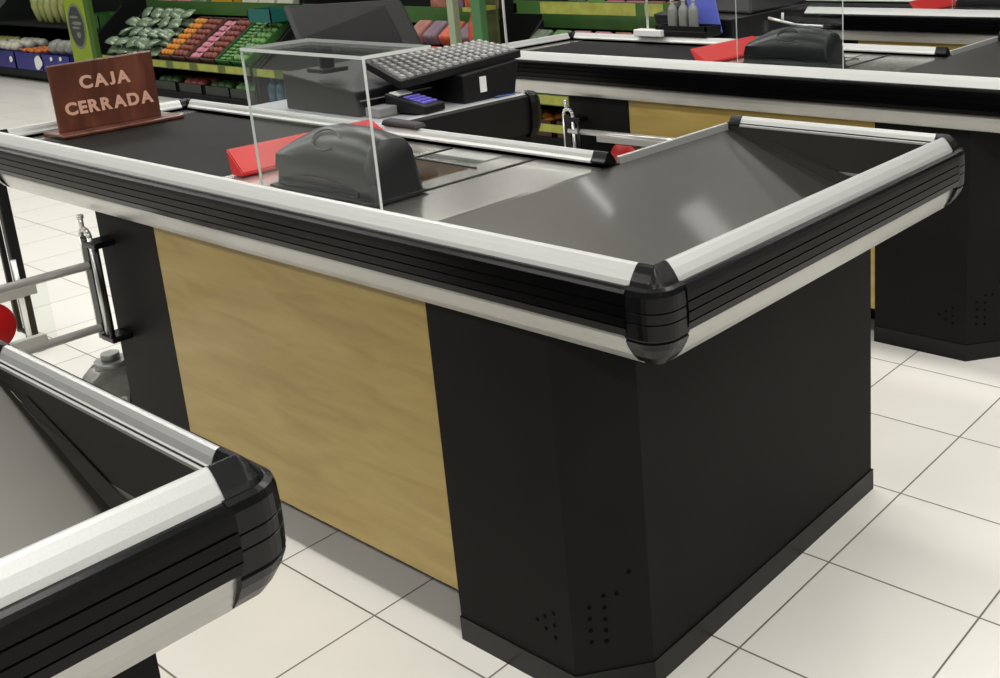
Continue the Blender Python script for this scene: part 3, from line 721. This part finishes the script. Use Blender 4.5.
for cx, w, cm, nm, kd, r, fm, lab, flab in spec:
    o, Ld = crate(cx, w, M[cm], lab, 'sloping produce trays')
    fill_tray(o, w, Ld, nm, kd, r, M[fm], flab, flab+'s', 2 if kd == 'packet' else 3 if kd != 'long' else 2, 7 if kd != 'long' else 12, lay=((PI/2,0,PI/2) if kd == 'long' else (SL,0,0) if kd == 'packet' else None), rotr=.4 if kd == 'ball' else .08, z0=.047 if kd != 'ball' else .058)
o, Ld = crate(-9.40,.42, M['yellow_crate'], 'yellow crate at the top of the orange tray', None, flat=(.62,.864,.25), h=.09)
o, Ld = crate(-7.93,.38, M['teal_crate'], 'teal crate behind the corner of the clear screen', None, flat=(.34,.62,.24), h=.12)
o.location.x = -8.22; o.location.y = FY+.30; o.location.z = .775
# silvery green packets heaped left of the oranges
src = None
for lay in range(2):
    for i in range(5):
        for j in range(4):
            x = -10.75+i*.213+(.05 if j % 2 else 0)+lay*.04; y = .085+j*.13
            if src is None: q = src = fruit_mesh('salad_packet', 'packet', .068, M['packet'])
            else: q = src.copy(); C.objects.link(q)
            k_ = .10 if lay == 0 else .30
            q.location = (x, FY+y-lay*.02, slope_z(y)+.052+.095*lay); q.rotation_euler = (SL+random.uniform(-k_,k_), random.uniform(-k_,k_), random.uniform(-.12,.12))
            tag(q, 'silvery green salad packet in the heap right of the lime pillar', 'packet', 'silvery salad packets')
src = None
for i, (x, m, lab) in enumerate(((-10.70,'pink_pack','pink package on the upper deck nearest the lime pillar'),(-10.28,'pink_pack','second pink package on the upper deck, right of the first'),(-9.98,'packet','silvery package on the upper deck beside the pink ones'),(-9.0,'whitep','white package on the upper deck above the green fascia'),(-8.70,'whitep','white package on the upper deck, second above the green fascia'),(-8.38,'whitep','white package on the upper deck, third above the green fascia'))):
    b = MB(); b.hexa([(-.14,-.06,0),(.14,-.06,0),(.14,.08,0),(-.14,.08,0),(-.13,.0,.15),(.13,.0,.15),(.13,.10,.15),(-.13,.10,.15)], .015)
    q = b.build('carton', M[m]); q.location = (x, FY+.72, .864); tag(q, lab, 'package', 'packages on the upper deck')
# dark produce on the lower deck
low = [(-9.75,'dgreen','ball','watermelon','dark round melon low on the shelf beside the wooden sign'),(-9.25,'apple','ball','beetroot','dark red beet in the bottom row of the fruit shelf'),(-8.75,'dgreen','ball','cabbage','dark green cabbage in the bottom row of the fruit shelf'),(-8.3,'greenp','ball','lettuce','paler green lettuce in the bottom row by the clear screen')]
for cx, fm, kd, nm, lab in low:
    o, Ld = crate(cx, .44, M['black_crate'], 'low black crate holding a '+lab.split(' low')[0].split(' in the')[0], 'bottom row crates', flat=(.06,.077,.42), h=.09)
    fill_tray(o, .44, Ld, nm, kd, .062, M[fm], lab, lab+' group', 3, 3)
# bottles behind the clear screen, on the lower deck
for i in range(9):
    m = ['bottle_blue','bottle_blue','bottle_blue','bottle_green','bottle_green','bottle_dark','bottle_dark','bottle_grey','bottle_dark'][i]
    lab = {'bottle_blue':'blue bottle low on the shelf seen through the clear screen','bottle_green':'green bottle low on the shelf seen through the clear screen','bottle_dark':'dark bottle low on the shelf seen through the clear screen','bottle_grey':'grey bottle low on the shelf seen through the clear screen'}[m]
    bottle(-7.86+i*.135, FY+.12, .077, .235, .050, M[m], lab, m.replace('bottle_','')+' bottles through the screen', capm=M[m])
# packages left of the pale post
k = 0
for zz, yy in ((.864,.70),(1.024,.70)):
    for i in range(4):
        m = ['salmon_pack','mauve_pack','orange_pack','salmon_pack','mauve_pack','salmon_pack','pink_pack','mauve_pack'][k]
        b = MB(); b.box(-.098,.098,-.07,.07,0,.155,.012); q = b.build('carton', M[m]); q.location = (-6.03+i*.215, FY+yy, zz)
        row = 'lower' if zz < 1 else 'upper'
        tag(q, f'{m.split("_")[0]} carton, {["first","second","third","fourth"][i]} from the monitor in the {row} row left of the pale green post', 'carton', 'cartons left of the pale post'); k += 1
src = None
for i in range(8):
    x = -5.99+(i % 4)*.20; y = .16+.26*(i//4)
    b = MB(); b.hexa([(-.09,-.10,0),(.09,-.10,0),(.09,.12,0),(-.09,.12,0),(-.085,-.09,.10),(.085,-.09,.10),(.085,.11,.10),(-.085,.11,.10)], .02)
    q = b.build('soft_pack', M[['salmon_pack','mauve_pack','orange_pack','mauve_pack'][(i*3) % 4]]); q.location = (x, FY+y, slope_z(y)+.072); q.rotation_euler = (SL,0,0)
    tag(q, 'soft '+['salmon','mauve','orange','mauve'][(i*3) % 4]+' pack on the sloping deck left of the pale post', 'package', 'soft packs left of the pale post '+['salmon','mauve','orange','mauve'][(i*3) % 4])
# orange net bags between the posts on a small rack
rk = empty('net_rack', (-5.002,3.07,0)); tag(rk, 'narrow pale rack between the two green posts', 'rack')
b = MB(); b.box(-.078,.068,-.10,.12,0,.68); b.build('base', M['shelf_dark'], rk)
b = MB(); b.box(-.078,.068,.10,.12,.68,1.6); b.build('back', M['labeldark'], rk)
b = MB(); b.box(-.078,.068,-.10,.10,.955,.985); b.build('shelf_board', M['labelcard'], rk)
for i, (x, z) in enumerate(((-.05,.68),(.04,.68),(-.045,.985),(.045,.985))):
    b = MB(); b.lathe([(0,0),(.034,.01),(.042,.08),(.038,.16),(.018,.22),(.010,.25),(.02,.265),(0,.265)], n=12); q = b.build('net_bag', M['orange_pack']); q.location = (-5.0+x, 3.03, z+.002)
    tag(q, 'orange net bag, '+['left','right','left','right'][i]+' one on the '+['lower','lower','upper','upper'][i]+' level of the narrow rack', 'bag', 'orange net bags')
# packs above the second counter's belt
cols = ['packet','greenp','pink_pack','pink_pack','salmon_pack','salmon_pack','greenp','blue_pack']
nmz = ['pale','green','pink','pink','salmon','salmon','green','blue']
for i, m in enumerate(cols):
    for j in range(3):
        y = .62+j*.0; 
        b = MB() if j == 0 else None
        if j == 0: b.hexa([(-.085,-.09,0),(.085,-.09,0),(.085,.10,0),(-.085,.10,0),(-.08,-.08,.05),(.08,-.08,.05),(.08,.09,.05),(-.08,.09,.05)], .012); q = src = b.build('flat_pack', M[m])
        else: q = src.copy(); C.objects.link(q)
        yy = .115+.165*j
        q.location = (-4.655+i*.198, FY+yy, slope_z(yy)+.062); q.rotation_euler = (SL,0,random.uniform(-.1,.1))
        tag(q, f'{nmz[i]} flat pack in {["first","second","third","fourth","fifth","sixth","seventh","last"][i]} column above the second belt, {["front","middle","back"][j]} one', 'package', 'flat packs above the second belt')
        if j == 2:
            pass
# upper deck row (seen just under the top fascia)
for i, m in enumerate(cols):
    b = MB(); b.hexa([(-.095,-.14,0),(.095,-.14,0),(.095,.14,.06),(-.095,.14,.06),(-.09,-.13,.05),(.09,-.13,.05),(.09,.13,.11),(-.09,.13,.11)], .012)
    q = b.build('flat_pack', M[m]); q.location = (-4.655+i*.198, FY+.755, .866)
    tag(q, f'{nmz[i]} flat pack, {["first","second","third","fourth","fifth","sixth","seventh","last"][i]} on the upper deck under the top fascia', 'package', 'flat packs under the top fascia')
# produce low on the same shelf
for cx, fm, nm, lab in ((-4.45,'orange','yellow_squash','yellow-orange squash in the low tray glimpsed left of the second gate'),(-3.95,'apple','dark_pepper','red pepper in the low tray glimpsed beside the second gate')):
    o, Ld = crate(cx, .46, M['brown_crate'], lab.split(' in the ')[0].replace('squash','squash tray').replace('pepper','pepper tray')+' low behind the second gate', 'low trays behind the second gate', flat=(.05,.077,.40), h=.12)
    fill_tray(o, .46, Ld, nm, 'ball', .058, M[fm], lab, lab+' pile', 3, 3, z0=.073)

# blue crates at the far left
crates_b = []
for i, cx in enumerate((-14.25,-13.50,-12.75,-12.02)):
    lab = ['leftmost blue crate on the far left shelf','blue crate of white cauliflowers on the far left shelf','blue crate of carrots on the far left shelf','blue crate of pale cabbages beside the lime pillar'][i]
    o, Ld = crate(cx, .72, M['blue_crate'], lab, 'blue crates', flat=(-.02,.14,.50), h=.20, name='blue_crate', fill=.16)
    crates_b.append(o)
    if i in (0,1): fill_tray(o, .70, Ld, 'cauliflower', 'floret', .070, M['whitep'] if i == 1 else M['gourd'], ['pale green cauliflower in the leftmost blue crate','white cauliflower in the second blue crate'][i], ['pale green cauliflowers','white cauliflowers'][i], 4, 3, z0=.245)
    if i == 2: fill_tray(o, .70, Ld, 'carrot', 'cone', .026, M['carrot'], 'orange carrot heaped in a blue crate', 'carrots', 3, 8, lay=(PI/2,0,PI/2), rotr=.10, jitter=.1, z0=.22)
    if i == 3: fill_tray(o, .70, Ld, 'cabbage', 'ball', .098, M['bottle_grey'], 'pale cabbage in the blue crate beside the lime pillar', 'pale cabbages', 3, 2, z0=.275)
for k_, x, z, s_ in ((2,.28,.10,.10),(1,.28,.11,.045),(3,-.08,.16,.03),(3,.16,.17,.03),(3,.16,.03,.03)):
    b = MB(); b.prism([(s_*(1+.15*math.cos(3*a))*math.cos(a), s_*.8*(1+.2*math.sin(2*a))*math.sin(a)) for a in [2*PI*i/16 for i in range(16)]], 'Y', -.004, .0)
    q = b.build('price_tag', M['white'], crates_b[k_]); q.location = (x, -.009, z)
# upper deck of the blue crate shelf: gourds hanging upright, green tray
for i in range(7):
    x = -13.42+i*.185+random.uniform(-.02,.02)
    q = fruit_mesh('long_gourd', 'long', .055, M['gourd'] if i not in (5,) else M['yellow_crate']) if i in (0,5) else None
    if i == 0: srcg = q
    if q is None: q = srcg.copy(); C.objects.link(q)
    q.location = (x, FY+.45, .62+.178); q.rotation_euler = (random.uniform(-.1,.1), random.uniform(-.15,.15) if i != 5 else -.3, 0)
    q.location.z += .01
    tag(q, 'yellow long gourd standing among the pale ones' if i == 5 else 'pale green long gourd standing above the blue crates', 'produce', 'long gourds' if i != 5 else None)
o, Ld = crate(-11.86,.55, M['green_crate'], 'green tray on the upper deck left of the lime pillar', None, flat=(.34,.622,.40), h=.14)

# ------------------------------------------------------------------ light
W = bpy.data.worlds.new('shop_ambient'); bpy.context.scene.world = W; W.use_nodes = True
nt = W.node_tree; bg = nt.nodes['Background']
tc = nt.nodes.new('ShaderNodeTexCoord'); sp = nt.nodes.new('ShaderNodeSeparateXYZ'); rp = nt.nodes.new('ShaderNodeValToRGB')
nt.links.new(tc.outputs['Generated'], sp.inputs[0])
mr = nt.nodes.new('ShaderNodeMapRange'); mr.inputs[1].default_value = -1; mr.inputs[2].default_value = 1
nt.links.new(sp.outputs[2], mr.inputs[0]); nt.links.new(mr.outputs[0], rp.inputs[0])
e = rp.color_ramp.elements; e[0].position = .48; e[0].color = (.05,.05,.047,1); e[1].position = .85; e[1].color = (.25,.25,.24,1)
k = e.new(.56); k.color = (.07,.07,.066,1)
nt.links.new(rp.outputs[0], bg.inputs[0]); bg.inputs[1].default_value = 1.0
def area(x, y, z, sx, sy, power, col=(1,.98,.935)):
    l = bpy.data.lights.new('ceiling_lamp', 'AREA'); l.shape = 'RECTANGLE'; l.size = sx; l.size_y = sy; l.energy = power; l.color = col
    o = bpy.data.objects.new('ceiling_lamp', l); C.objects.link(o); o.location = (x,y,z)
    return o
for x in (-12.5,-9.5,-6.5,-3.6,-.7,2.2,5.1):  # last row added beyond the packing ends, to brighten their end faces and trim
    for y in (-4.2,-1.55,.9,3.2,5.2):
        area(x, y, 3.7, 2.2, .30, (40 if y < 3 else 17)*(1. if x > -5 else .85))

area(-2.12, 2.52, 3.68, .34, .055, 1.3)

# ------------------------------------------------------------------ camera (fitted to the floor grid and counter edges)
f, cx, cy = 1083.398410186647, 678.4876858116952, 203.40694602911248
rv = Vector((1.7762988529304173, 0.5715146313458281, -0.5031452065817218))
Rcv = Matrix.Rotation(rv.length, 3, rv.normalized())
Rb = Matrix(((1,0,0),(0,-1,0),(0,0,-1))) @ Rcv
cam = bpy.data.cameras.new('camera'); co = bpy.data.objects.new('camera', cam); C.objects.link(co)
co.matrix_world = Matrix.Translation((1.24004313,-2.50149394,1.62078627)) @ Rb.transposed().to_4x4()
cam.sensor_fit = 'HORIZONTAL'; cam.sensor_width = 36; cam.lens = f/1000*36
cam.shift_x = (500-cx)/1000; cam.shift_y = (cy-339)/1000
cam.clip_start = .05; cam.clip_end = 100
bpy.context.scene.camera = co
sc = bpy.context.scene
sc.view_settings.view_transform = 'Standard'; sc.view_settings.look = 'None'; sc.view_settings.exposure = 0.
